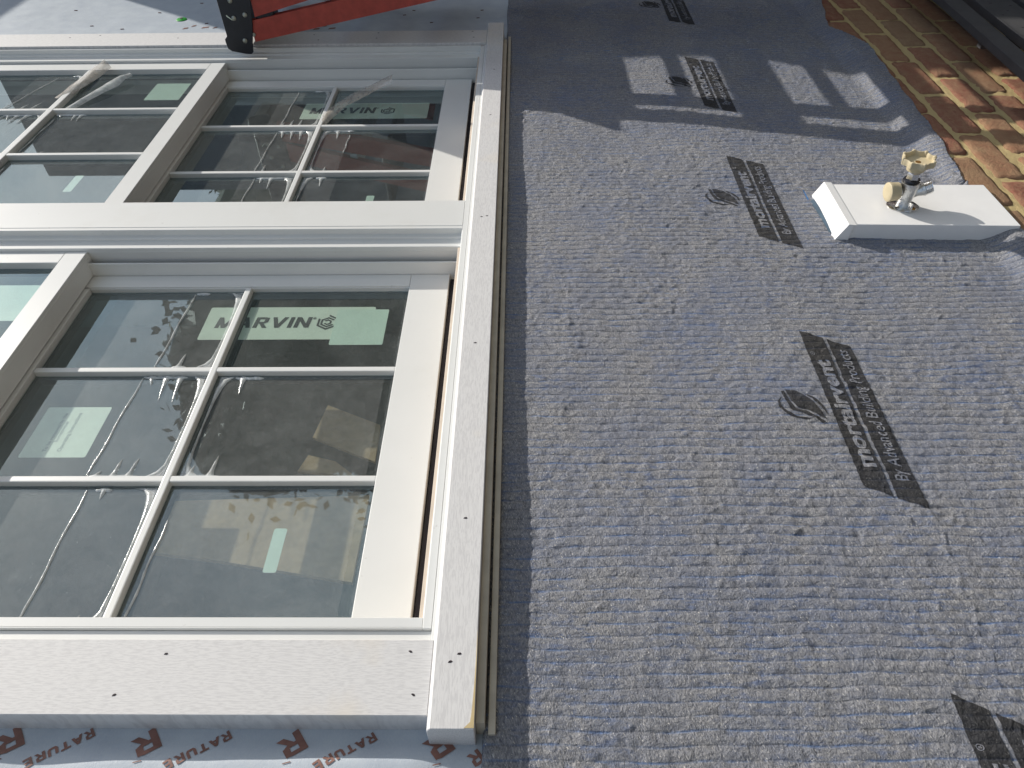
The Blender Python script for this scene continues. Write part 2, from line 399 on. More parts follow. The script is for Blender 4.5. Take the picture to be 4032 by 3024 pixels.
def build_mat():
    nu = 470
    vv = np.concatenate([np.linspace(.16, 1.40, 760, endpoint=False), np.linspace(1.40, 2.75, 420)]); nv = len(vv)
    U = np.zeros((nv, nu)); V = np.repeat(vv[:, None], nu, 1)
    for i, v in enumerate(vv):
        U[i] = np.linspace(-.0405 + .0015 * math.sin(v * 23), np.interp(v, ev, eu) + .002 * math.sin(v * 61), nu)
    N = mat_h(U, V); add_creases(U, V, N)
    N[:, 0] = .002; N[:, 1] = NW_ - .001
    vs = [W(u, v, n) for u, v, n in zip(U.ravel(), V.ravel(), N.ravel())]
    # turned down rim
    idx = np.arange(nu * nv).reshape(nv, nu)
    fs = np.stack([idx[:-1, :-1], idx[1:, :-1], idx[1:, 1:], idx[:-1, 1:]], -1).reshape(-1, 4).tolist()
    base = len(vs)
    for i in range(nv):
        vs.append(W(U[i, -1] + .001, V[i, -1], N[i, -1] - .009))
    for i in range(nv - 1):
        fs.append((int(idx[i, -1]), int(idx[i + 1, -1]), base + i + 1, base + i))
    return mk('drainage_mat', vs, fs, FAB, smooth=True)
mat_obj = build_mat()
tag(mat_obj, 'grey-blue fibrous drainage mat with black printed logos covering the wall between window and brick', 'wall mat')

# glyph outlines from the built-in font, turned into draped polygons
def text_tris(txt, size, bold=0, shear=0, xs=1.0, ls=1.0):
    cu = bpy.data.curves.new('t', 'FONT'); cu.body = txt; cu.size = size; cu.offset = bold; cu.shear = shear
    cu.space_character = ls; cu.resolution_u = 4
    o = bpy.data.objects.new('t', cu); COL.objects.link(o)
    dg = bpy.context.evaluated_depsgraph_get(); me = o.evaluated_get(dg).to_mesh()
    vs = [(v.co.x * xs, v.co.y) for v in me.vertices]; fs = [tuple(p.vertices) for p in me.polygons]
    bpy.data.objects.remove(o); bpy.data.curves.remove(cu)
    return vs, fs
def drape(name, parts, hf, off, mat, parent, maxlen=.005):
    """parts: list of (verts2d in (u,v), faces)"""
    bm = bmesh.new()
    for vs, fs in parts:
        bv = [bm.verts.new((a, b, 0)) for a, b in vs]
        for f in fs:
            try: bm.faces.new([bv[i] for i in f])
            except ValueError: pass
    bmesh.ops.triangulate(bm, faces=bm.faces[:])
    for _ in range(7):
        e = [x for x in bm.edges if x.calc_length() > maxlen]
        if not e: break
        bmesh.ops.subdivide_edges(bm, edges=e, cuts=1); bmesh.ops.triangulate(bm, faces=[f for f in bm.faces if len(f.verts) > 3])
    a = np.array([(v.co.x, v.co.y) for v in bm.verts])
    n = hf(a[:, 0], a[:, 1]) + off
    vs = [W(x, y, z) for (x, y), z in zip(a, n)]
    bm.verts.index_update(); fs = [tuple(v.index for v in f.verts) for f in bm.faces]
    bm.free()
    o = mk(name, vs, fs, mat, parent, smooth=True)
    # face outwards
    me = o.data
    if sum(p.normal.y for p in me.polygons) > 0:
        me.flip_normals()
    return o
def poly2(pts):
    tr = tessellate_polygon([[Vector((a, b, 0)) for a, b in pts]])
    return (list(pts), [tuple(t) for t in tr])

def leaf_logo(u0, v0):
    """swoosh emblem beside each printed block; local x along v, y towards -u"""
    def tr(p): return [(u0 + x, v0 + y) for x, y in p]
    def band(pts, w):
        out, inn = [], []
        for i, (x, y) in enumerate(pts):
            a = pts[max(i - 1, 0)]; b = pts[min(i + 1, len(pts) - 1)]
            dx, dy = b[0] - a[0], b[1] - a[1]; L = math.hypot(dx, dy) or 1
            k = w * math.sin(math.pi * (i + .35) / (len(pts) - .3))
            out.append((x - dy / L * k, y + dx / L * k)); inn.append((x + dy / L * k, y - dx / L * k))
        return out + inn[::-1]
    P = []
    P.append(poly2(tr([(.0105, .0895), (.022, .088), (.034, .080), (.044, .067), (.0495, .050), (.053, .028), (.042, .040), (.030, .050), (.0185, .0545), (.0140, .066)])))
    P.append(poly2(tr([(.0030, .0855), (.0080, .0870), (.0115, .066), (.016, .052), (.030, .0465), (.041, .036), (.0505, .0245), (.046, .0225), (.034, .036), (.022, .045), (.0095, .049), (.0065, .062)])))
    P.append(poly2(tr(band([(.0015, .074), (-.0045, .066), (-.0055, .056), (.001, .044), (.012, .036), (.024, .032), (.036, .0315)], .0024))))
    P.append(poly2(tr(band([(.037, .0805), (.045, .074), (.0515, .064), (.056, .052), (.0575, .041)], .0024))))
    return P
def logo(v0, v1cut=None):
    """one printed block: lower-left corner of the slanted band starts at v0 + .037"""
    uL, uM0, uM1, uR = .441, .4735, .4785, .5115
    sl = -.037 / (uR - uL)
    def e(u, base): return base + sl * (u - uL)
    L = .305
    def strip(a, b, sa=0):
        pts = [(a, e(a, v0)), (b, e(b, v0)), (b, e(b, v0 + L)), (a, e(a, v0 + L))]
        return poly2(pts)
    parts = [strip(uL, uM0), strip(uM1, uR)] + leaf_logo(uL - .066, v0 + .085)
    o = drape('printed_block', parts, mat_full, .0009, INK, mat_obj, .0035)
    tx = []  # lettering reversed out of the band
    def put(txt, size, bold, ubase, vstart, length, slant=0):
        vs, fs = text_tris(txt, size, bold)
        w = max(p[0] for p in vs) - min(p[0] for p in vs); x0 = min(p[0] for p in vs)
        k = length / w
        tx.append(([(ubase - y, vstart + (x - x0) * k + y * slant) for x, y in vs], fs))
    put('mortairvent', .0300, .0011, uM0 - .0065, v0 + .028, .208, .15)
    put('By Advanced Building Products', .0235, .0002, uR - .0095, v0 + .006, .252, .15)
    # registered mark
    cx, cy = uL + .0065, v0 + .252
    c = [(cx + .0036 * math.cos(t), cy + .0036 * math.sin(t)) for t in np.linspace(0, 2 * math.pi, 17)[:-1]]
    ci = [(cx + .0028 * math.cos(t), cy + .0028 * math.sin(t)) for t in np.linspace(0, 2 * math.pi, 17)[:-1]]
    tx.append((c + ci, [(i, (i + 1) % 16, 16 + (i + 1) % 16, 16 + i) for i in range(16)]))
    rv, rf = text_tris('R', .0050, .0001); tx.append(([(cx + .0017 - y, cy - .0014 + x) for x, y in rv], rf))
    drape('printed_lettering', tx, mat_full, .0016, FAB, o, .003)
for v0 in (.002, .573, 1.146, 1.702, 2.284):
    logo(v0)

# ------------------------------------------------------------------ membrane beside and behind the windows
def mem_h(u, v):
    u = np.asarray(u, float); v = np.asarray(v, float)
    h = .0015 + .0035 * vn(u * 6, v * 3 + 2) * (v < .4)
    h = h + (.010 * (.55 + .9 * vn(u * 11 + 1.3, v * 2)) - .004 * sst(u, -.11, -.06)) * sst(-v, -.268, -.238)
    h = h + .006 * vn(u * 3 + 2, v * 3) * (v > 2.1) + .0012 * (vn(u * 25, v * 25) - .5)
    return h
def build_mem():
    nu, nv = 180, 190
    vv = np.concatenate([np.linspace(.1, .34, 70), np.linspace(.36, 2.1, 20), np.linspace(2.12, 3.2, 100)]); uu = np.linspace(-2.3, -.034, nu)
    V, U = np.meshgrid(vv, uu, indexing='ij'); N = mem_h(U, V)
    inside = (V > .34) & (V < 2.12) & (U < -.06); 
    vs = [W(u, v, n) for u, v, n in zip(U.ravel(), V.ravel(), N.ravel())]
    idx = np.arange(U.size).reshape(U.shape)
    fs = []
    for i in range(len(vv) - 1):
        for j in range(nu - 1):
            if vv[i] >= .34 and vv[i + 1] <= 2.12: continue
            fs.append((int(idx[i, j]), int(idx[i + 1, j]), int(idx[i + 1, j + 1]), int(idx[i, j + 1])))
    return mk('house_membrane', vs, fs, MEMB, smooth=True)
mem = build_mem()
tag(mem, 'pale grey membrane with red-brown diagonal print round the window', 'membrane')
def glyph(ch, size, ang, u, v, bold):
    vs, fs = text_tris(ch, size, bold); ca, sa = math.cos(ang), math.sin(ang)
    xs = [p[0] for p in vs]; ys = [p[1] for p in vs]; cx, cy = (min(xs) + max(xs)) / 2, (min(ys) + max(ys)) / 2
    # x along +u, y along +v in picture sense
    return ([(u + (x - cx) * ca - (y - cy) * sa, v + (x - cx) * sa + (y - cy) * ca) for x, y in vs], fs)
for (u, v, s) in [(-1.02, 2.24, .014), (-.965, 2.246, .02), (-.93, 2.243, .012), (-1.00, 2.26, .012), (-.62, 2.215, .018), (-.60, 2.24, .016), (-.575, 2.22, .02)]:
    v += .052; drape('printed_scrap', [poly2([(u, v), (u + s, v + .006), (u + s * 1.1, v + .016), (u + .004, v + .012)])], mem_h, .0007, RED_INK, mem, .01)
for (u, v, a) in [(-1.205, 2.30, .2), (-1.14, 2.44, -.1), (-1.31, 2.33, .1), (-.36, 2.40, .3), (-.13, 2.36, .2), (-.12, 2.43, .2), (-.335, 2.44, -.2), (-1.09, 2.20, .3), (-1.03, 2.52, .1), (-.27, 2.33, .2), (-.96, 2.34, .3), (-1.42, 2.47, 0)]:
    n0 = float(mem_h(u, v)); ca, sa = math.cos(a), math.sin(a); l, w = .0095, .0011
    pl = [(u + x * ca - y * sa, v + x * sa + y * ca) for x, y in ((-l / 2, -w), (l / 2, -w), (l / 2, w), (-l / 2, w))]
    prism('staple', pl, UV, n0, n0 + .0018, STAPLE, mem)
for (u, v) in [(-1.049, 2.376), (-.631, 2.546)]:
    n0 = float(mem_h(u, v))
    cp = lathe('cap_nail', [(0, .0155), (.0015, .0160), (.0030, .0130), (.0034, .0060)], (u, v, n0), (0, 0, 1), GREEN, mem, 20)
    lathe('nail_head', [(0, .0045), (.0025, .0045)], (u, v, n0 + .0032), (0, 0, 1), STEEL, cp, 12)
tag(box('house_wall', (-2.4, 1.5), (.0, .34), (-.14, -.004), STUCCO, bev=0), kind='structure')
tag(box('house_wall', (-2.4, 1.5), (2.075, 4.5), (-.14, -.004), STUCCO, bev=0), kind='structure')
tag(box('house_wall', (-.06, 1.5), (.34, 2.075), (-.14, -.004), STUCCO, bev=0), kind='structure')

# ------------------------------------------------------------------ windows
HEAD = -1.62
def spacer(ua, ub, va, vb, n, par, w=.0065, d=.012):
    """dark edge seal of the insulated glass, a square ring behind the pane"""
    vs, fs = [], []
    for z in (n, n - d):
        vs += [W(ua, va, z), W(ub, va, z), W(ub, vb, z), W(ua, vb, z), W(ua + w, va + w, z), W(ub - w, va + w, z), W(ub - w, vb - w, z), W(ua + w, vb - w, z)]
    for i in range(4):
        j = (i + 1) % 4
        fs += [(i, j, 4 + j, 4 + i), (4 + i, 4 + j, 12 + j, 12 + i)]
    mk('edge_seal', vs, fs, DARKGAP, par)
def window(vN, vnear_lip, stB, stF, lip, bars, label, glassn=-.0446, first=True):
    """vN: near edge of the visible opening; stB/stF far stile front edges; lip: far lip v"""
    w = tag(empty('double_hung_window', -.1, (vN + lip) / 2, -.03), label, 'window')
    d = lip - 1.1513
    # far jamb, one stepped extrusion
    prof = [(1.1513, .034), (1.1513, .0217), (1.1421, .0217), (1.1421, .0162), (1.1192, .0162), (1.1192, -.032), (1.1070, -.032), (1.1070, -.0072), (1.1031, -.0072), (1.1031, -.070), (1.1590, -.070), (1.1590, .034)]
    prism('far_jamb', [(a + d, b) for a, b in prof], lambda a, b, t: (t, a, b), HEAD, -.1085, CLAD, w, bev=.0007)
    box('track_shade_strip', (HEAD, -.112), (1.1073 + d, 1.1189 + d), (-.0300, -.0165), DARKGAP, w, bev=0)  # dark strip painting the shade inside the open track slot
    # seam line halfway down the track face
    box('track_seam', (HEAD, -.12), (1.1187 + d, 1.1197 + d), (.0074, .0086), CLAD, w, bev=.0003)
    box('near_jamb', (HEAD, -.1085), (vN - .012, vN), (-.070, .0335), CLAD, w, bev=.0008)
    # bottom of the frame: dark gap, pine stop, metal cover in two steps
    box('gap_shade_strip', (-.1315, -.1140), (vN, lip - .05), (-.070, -.045), DARKGAP, w, bev=0)  # dark colour standing in for shade in the empty gap
    box('pine_stop', (-.1150, -.1095), (vN, lip - .045), (-.070, .0230), TAN, w, bev=.0006)
    box('inner_cover', (-.1095, -.0985), (vN - (0.002 if first else 0), lip - .003), (-.070, .0325), CLAD, w, bev=.0006)
    # lower sash
    lo = empty('lower_sash', -.45, (vN + stF) / 2, -.045, w)
    nf, nb = -.0335, -.062
    box('bottom_rail', (-.2050, -.1335), (vN - .03, stF), (nb, nf), CLAD, lo, bev=.0010, seg=2)
    box('far_stile', (-.8420, -.2055), (stB, stF), (nb, nf - .0003), CLAD, lo, bev=.0006)
    box('glazing_bead', (-.7960, -.2055), (stB - .0022, stB - .0002), (nb, nf - .0030), CLAD, lo, bev=.0004)
    box('near_stile', (-.8420, -.2055), (vN - .03, vN + .004), (nb, nf - .0003), CLAD, lo, bev=.0006)
    box('top_rail', (-.8425, -.7965), (vN + .0045, stB - .003), (nb, nf - .0006), CLAD, lo, bev=.0006)
    for i, bv in enumerate(bars):
        box('muntin', (-.7960, -.2050), (bv - .0052, bv + .0052), (-.0585, nf - .0012), CLAD, lo, bev=.0018, seg=2)
    box('muntin', (-.5063, -.4956), (vN + .0045, stB - .003), (-.0575, nf - .0005), CLAD, lo, bev=.0018, seg=2)
    edges = [vN + .004] + [x for b in bars for x in (b - .0052, b + .0052)] + [stB - .0022]
    for (ua, ub) in ((-.7960, -.5063), (-.4956, -.2050)):
        for k in range(3):
            va, vb = edges[2 * k], edges[2 * k + 1]
            vs_ = [W(ua, va, glassn), W(ub, va, glassn), W(ub, vb, glassn), W(ua, vb, glassn)]
            mk('pane', vs_, [(0, 1, 2, 3)], GLASS, lo)
            spacer(ua, ub, va, vb, glassn - .0012, lo)
    # upper sash, standing in front
    up = empty('upper_sash', -1.2, (vN + stF) / 2, -.01, w)
    f2, b2 = .010, -.0325
    sB, sF = stB + .0167, stF + .0165
    box('meeting_rail', (-.8440, -.8048), (vN + .001, sF), (b2, f2), CLAD, up, bev=.0008)
    box('meeting_rail_cap', (-.8050, -.8044), (vN + .001, sF - .0003), (b2, f2 - .0072), CLAD, up, bev=.0002)
    box('far_stile', (-1.56, -.8445), (sB, sF), (b2, f2 - .0003), CLAD, up, bev=.0008)
    box('near_stile', (-1.56, -.8445), (vN + .001, vN + .018), (b2, f2 - .0003), CLAD, up, bev=.0008)
    box('top_rail', (-1.61, -1.5605), (vN + .001, sF), (b2, f2), CLAD, up, bev=.0008)
    g2 = -.0030
    for bv in bars:
        box('muntin', (-1.5600, -.8445), (bv + .008 - .0052, bv + .008 + .0052), (-.018, f2 - .0012), CLAD, up, bev=.0018, seg=2)
    box('muntin', (-1.1651, -1.1500), (vN + .0185, sB - .0005), (-.017, f2 - .0005), CLAD, up, bev=.0018, seg=2)
    ed = [vN + .018] + [x for b in bars for x in (b + .0028, b + .0132)] + [sB]
    for (ua, ub) in ((-1.5600, -1.1651), (-1.1500, -.8445)):
        for k in range(3):
            va, vb = ed[2 * k], ed[2 * k + 1]
            mk('pane', [W(ua, va, g2), W(ub, va, g2), W(ub, vb, g2), W(ua, vb, g2)], [(0, 1, 2, 3)], GLASS, up)
            spacer(ua, ub, va, vb, g2 - .0012, up)
    return w
wA = window(.3812, .3676, 1.0676, 1.1020, 1.1513, (.6253, .8483), 'near white double hung window with a dark lettered green label behind its middle pane bars')
wB = window(1.2497, 1.2497, 1.9555, 1.9960, 2.0500, (1.494, 1.724), 'far white double hung window beyond the wide white mullion, under the ladder top', first=False)

# mullion and outer casings
cas = tag(empty('window_casing', -.07, 1.2, 0), 'white primed wood casing and sill framing the pair of windows', 'window casing')
box('mullion_cover', (HEAD, -.1085), (1.1606, 1.2497), (-.07, .0345), CLAD, cas, bev=.0008)
box('mullion_lip', (HEAD, -.1085), (1.1516, 1.1600), (.0, .0342), CLAD, cas, bev=.0005)
box('cover_strip', (-.1083, -.0985), (.3676, 2.052), (.0, .0342), CLAD, cas, bev=.0006)
box('cover_strip', (-.0980, -.0932), (.3532, 2.056), (-.02, .0345), CLAD, cas, bev=.0006)
box('inner_trim', (HEAD, -.0985), (.3532, .3672), (-.02, .0300), CLAD, cas, bev=.0008)
box('inner_trim', (HEAD, -.1085), (.3676, .3690), (-.02, .0342), CLAD, cas, bev=.0004)
c1 = box('side_casing', (-1.9, -.0940), (.2737, .3526), (.0, .0400), WOODU, cas, bev=.0008)
c2 = box('side_casing', (-1.9, -.0940), (2.0600, 2.1550), (.0, .0400), WOODU, cas, bev=.0008)
sill = prism('sill', [(-.0905, .0460), (-.0938, .0400), (-.0938, .0005), (-.0470, .0005), (-.0470, .0460)], lambda a, b, t: (a, t, b), .2590, 2.196, WOODV, cas, bev=.0008)
box('sill_strip', (-.0468, -.0375), (.2700, 2.10), (.0005, .0330), BEIGE, cas, bev=.0005)
box('sill_strip', (-.0372, -.0345), (.2600, 2.13), (.0005, .0080), BEIGE, cas, bev=.0004)
box('sill_strip', (-.0344, -.0270), (.2635, 2.155), (.0005, .0215), BEIGE, cas, bev=.0005)
box('sill_strip', (-.0268, -.0225), (.2625, 2.11), (.0005, .0100), BEIGE, cas, bev=.0004)
prism('bare_edge', [(-.0472, .360), (-.0478, .330), (-.0487, .300), (-.0500, .275), (-.0510, .266), (-.0570, .2602), (-.0472, .2602)], UV, .0458, .0463, mat_plain('bare_yellow_wood', (.66, .52, .28), .7), cas)
def hole(u, v, n, par, s=1.0, a=0.0):
    pts = [(u + (x * math.cos(a) - y * math.sin(a)) * s, v + (x * math.sin(a) + y * math.cos(a)) * s) for x, y in ((-.0022, -.0008), (.0006, -.0013), (.0024, -.0003), (.0010, .0011), (-.0012, .0007))]
    prism('nail_hole', pts, UV, n - .0008, n + .0003, HOLE, par)
for (u, v, a) in [(-.375, .3365, 0), (-.413, .2935, .3), (-.1175, .3395, -.5), (-.110, .2945, -.6)]: hole(u, v, .040, c1, 1, a)
for (u, v) in [(-1.27, 2.125), (-1.19, 2.14), (-.96, 2.115), (-.58, 2.13), (-.56, 2.09), (-.40, 2.14), (-.40, 2.10), (-.135, 2.145), (-.13, 2.10)]: hole(u, v, .040, c2, 1.2)
for (u, v, a) in [(-.0745, .326, .2), (-.0655, .3345, 0), (-.0680, .503, 0), (-.0700, .82, 0), (-.0635, 1.175, 0), (-.0735, 1.172, 0), (-.069, 1.60, 0), (-.067, 1.86, 0)]: hole(u, v, .046, sill, 1.1, a)

# ------------------------------------------------------------------ labels behind the glass
def plate(name, pts, n, th, mat, par, rnd=0):
    if rnd:
        out = []
        k = len(pts)
        for i in range(k):
            p, q, r = Vector(pts[i - 1]), Vector(pts[i]), Vector(pts[(i + 1) % k])
            a = q + (p - q).normalized() * rnd; b = q + (r - q).normalized() * rnd
            for t in (0, .33, .67, 1): out.append(tuple((1 - t) ** 2 * a + 2 * t * (1 - t) * q + t * t * b))
        pts = out
    return prism(name, pts, UV, n, n + th, mat, par)
GB = -.0462
# heavy block letters drawn as polygons in a unit box: (width, list of polygons)
S = .27
GLY = {
 'M': (1.12, [[(0, 0), (S, 0), (S, 1), (0, 1)], [(.85, 0), (1.12, 0), (1.12, 1), (.85, 1)], [(.0, 1), (S, 1), (.70, .0), (.42, .0)], [(.42, 0), (.70, 0), (1.12, 1), (.85, 1)]]),
 'A': (1.04, [[(0, 0), (.28, 0), (.66, 1), (.38, 1)], [(.76, 0), (1.04, 0), (.66, 1), (.38, 1)], [(.24, .22), (.80, .22), (.72, .42), (.32, .42)]]),
 'R': (.90, [[(0, 0), (S, 0), (S, 1), (0, 1)], [(S, .80), (.62, .80), (.84, .92), (.62, 1), (S, 1)], [(.58, .48), (.84, .52), (.84, .95), (.60, .95)], [(S, .38), (.60, .38), (.84, .54), (.58, .56), (S, .56)], [(.34, .40), (.60, .40), (.92, 0), (.62, 0)]]),
 'V': (1.04, [[(0, 1), (.28, 1), (.66, 0), (.38, 0)], [(.76, 1), (1.04, 1), (.66, 0), (.38, 0)]]),
 'I': (.27, [[(0, 0), (S, 0), (S, 1), (0, 1)]]),
 'N': (.98, [[(0, 0), (S, 0), (S, 1), (0, 1)], [(.71, 0), (.98, 0), (.98, 1), (.71, 1)], [(0, 1), (.28, 1), (.98, 0), (.70, 0)]]),
}
GLY['T'] = (.86, [[(.30, 0), (.56, 0), (.56, .78), (.30, .78)], [(0, .78), (.86, .78), (.86, 1), (0, 1)]])
GLY['U'] = (.92, [[(0, .25), (S, .25), (S, 1), (0, 1)], [(.65, .25), (.92, .25), (.92, 1), (.65, 1)], [(0, .25), (.18, 0), (.74, 0), (.92, .25)]])
GLY['E'] = (.78, [[(0, 0), (S, 0), (S, 1), (0, 1)], [(S, 0), (.78, 0), (.78, .2), (S, .2)], [(S, .4), (.70, .4), (.70, .6), (S, .6)], [(S, .8), (.78, .8), (.78, 1), (S, 1)]])
def glyph2(ch, size, ang, u, v, wide=1.0):
    ca, sa = math.cos(ang), math.sin(ang); out = []
    w = GLY[ch][0]
    for pl in GLY[ch][1]:
        q = [((x - w / 2) * size * wide, (y - .5) * size) for x, y in pl]
        out.append(poly2([(u + x * ca - y * sa, v + x * sa + y * ca) for x, y in q]))
    return out
def heavy_word(word, u0, u1, v0, h, n, par, mat, shear=.10):
    tot = sum(GLY[c][0] for c in word) + .14 * (len(word) - 1); k = (u1 - u0) / tot
    x = 0
    for ci, c in enumerate(word):
        vs, fs = [], []
        for i, pl in enumerate(GLY[c][1]):
            q = [(u0 + (x + a) * k + b * h * shear, v0 + b * h) for a, b in pl]
            b0 = len(vs); z = n + .0002 + .00006 * i
            vs += [W(a, b, z) for a, b in q]; fs.append(tuple(range(b0, b0 + len(q))))
        mk('printed_letter', vs, fs, mat, par)
        x += GLY[c][0] + .14
ang = math.radians(219)
for k, (uR, vR) in enumerate([(-.520, .2600), (-.379, .2580), (-.231, .2570), (-.084, .2570)]):
    drape('printed_letter', glyph2('R', .0250, ang, uR, vR, 1.05), mem_h, .0007, RED_INK, mem, .006)
    if uR < -.1:
        word = []
        for i, ch in enumerate('RATURE'):
            word += glyph2(ch, .0100, ang, uR + .078 - i * .0093, vR + .0075 - i * .0058)
        drape('printed_word', word, mem_h, .0007, RED_INK, mem, .004)
    drape('printed_mark', [poly2([(uR - .004, vR - .0205), (uR + .004, vR - .0185), (uR + .0035, vR - .0175), (uR - .004, vR - .0195)])], mem_h, .0007, RED_INK, mem, .01)
drape('printed_word', glyph2('R', .0145, ang, -.046, .2455), mem_h, .0007, RED_INK, mem, .004)
def hexring(cu, cv, r, w, n, par, a0=0, gap=1):
    vs, fs = [], []
    ks = range(0, 6)
    pts = [(math.cos(a0 + i * math.pi / 3), math.sin(a0 + i * math.pi / 3)) for i in range(7)]
    for i in ks:
        if gap is not None and i == gap: continue
        b = len(vs)
        for (x, y), rr in ((pts[i], r), (pts[i + 1], r), (pts[i + 1], r - w), (pts[i], r - w)):
            vs.append(W(cu + x * rr, cv + y * rr, n + .0003))
        fs.append((b, b + 1, b + 2, b + 3))
    return mk('printed_emblem', vs, fs, BLACKINK, par)
def marvin_label(ua, ub, va, vb, t0, t1, tv, th, lu, lv, patch, label):
    l = plate('window_label', [(ua, va), (ub, va), (ub, vb), (ua, vb)], GB - .0004, .0003, PALE, None, .004)
    tag(l, label, 'label')
    heavy_word('MARVIN', t0, t1, tv, th, GB, l, BLACKINK)
    for r, w, a, g in ((.0205, .0042, .5, 1), (.0138, .0036, .5, 5), (.0078, .0034, .5, 2)):
        hexring(lu, lv, r, w, GB, l, a, g)
    rv, rf = text_tris('®', .008, .0001)
    if rv: mk('printed_mark', [W(t1 + .004 + x, tv + th * .78 + y, GB + .0003) for x, y in rv], rf, BLACKINK, l)
    return l
marvin_label(-.5600, -.2620, .9340, 1.0220, -.5395, -.3735, .9650, .0285, -.3420, .9795, None,
             'long pale green label with heavy black word and ringed hexagon in the near window')
p2 = plate('paper_patch', [(-.3290, .9185), (-.2370, .9185), (-.2370, 1.0135), (-.3290, 1.0135)], GB + .0006, .0003, PALE2, None, .003)
tag(p2, 'blank pale green paper patch covering the right end of the near lettered label', 'paper patch')
marvin_label(-.5670, -.2400, 1.7853, 1.8765, -.5480, -.3795, 1.8160, .0345, -.3450, 1.8300, None,
             'long pale green label with black word half under a curled tape in the far window')
o = plate('instruction_label', [(-.7426, .6730), (-.6425, .6730), (-.6425, .7745), (-.7426, .7745)], GB, .0003, PALE, None, .003)
tag(o, 'square pale label with faint upright writing in the near window left column', 'label')
def vtext(s, size, u, v, n, par, mat, bold=.00015, length=None):
    vs, fs = text_tris(s, size, bold); k = 1
    if length: k = length / (max(p[0] for p in vs) - min(p[0] for p in vs))
    mk('printed_line', [W(u - y, v + x * k, n) for x, y in vs], fs, mat, par)
vtext('To be removed by the', .0085, -.706, .684, GB + .0005, o, GREYINK)
vtext('homeowner', .0085, -.697, .703, GB + .0005, o, GREYINK)
vtext('Operating Instructions', .0085, -.684, .684, GB + .0005, o, GREYINK)
for pts, n, lab in [([(-.3325, .4828), (-.3150, .4828), (-.3150, .5496), (-.3325, .5496)], GB, 'narrow green sticker upright in the near window bottom right pane'),
                    ([(-.3365, 1.330), (-.3196, 1.330), (-.3196, 1.4068), (-.3365, 1.4068)], GB, 'narrow green sticker end showing just above the mullion in the far window'),
                    ([(-.9620, 1.8110), (-.8720, 1.8110), (-.8720, 1.9125), (-.9620, 1.9125)], -.0050, 'wide blank green label behind the far window upper sash'),
                    ([(-.9675, 1.3600), (-.9497, 1.3600), (-.9497, 1.4284), (-.9675, 1.4284)], -.0050, 'small slanting green sticker in the far window upper sash near the mullion'),
                    ([(-.9800, .9370), (-.8590, .9370), (-.8590, 1.0360), (-.9800, 1.0360)], -.0050, 'pale green label at the photo left edge in the near window upper sash')]:
    tag(plate('glass_sticker', pts, n, .0003, PALE2, None, .003), lab, 'sticker')

# ------------------------------------------------------------------ protective film on the panes
def ridge(pts, w, n, vs, fs, hgt=.0022):
    """tapered raised crease along pts (u, v); w list of half widths"""
    k = len(pts); b = len(vs)
    for i, (u, v) in enumerate(pts):
        a = pts[max(i - 1, 0)]; c = pts[min(i + 1, k - 1)]
        du, dv = c[0] - a[0], c[1] - a[1]; L = math.hypot(du, dv) or 1
        du, dv = du / L, dv / L; ww = w[i] * 1.25
        vs += [W(u - dv * ww, v + du * ww, n), W(u - dv * ww * .35, v + du * ww * .35, n + hgt * min(1, ww / .002)), W(u + dv * ww * .5, v - du * ww * .5, n + hgt * .8 * min(1, ww / .002)), W(u + dv * ww, v - du * ww, n)]
    for i in range(k - 1):
        for j in range(3):
            fs.append((b + 4 * i + j, b + 4 * i + j + 1, b + 4 * i + 4 + j + 1, b + 4 * i + 4 + j))
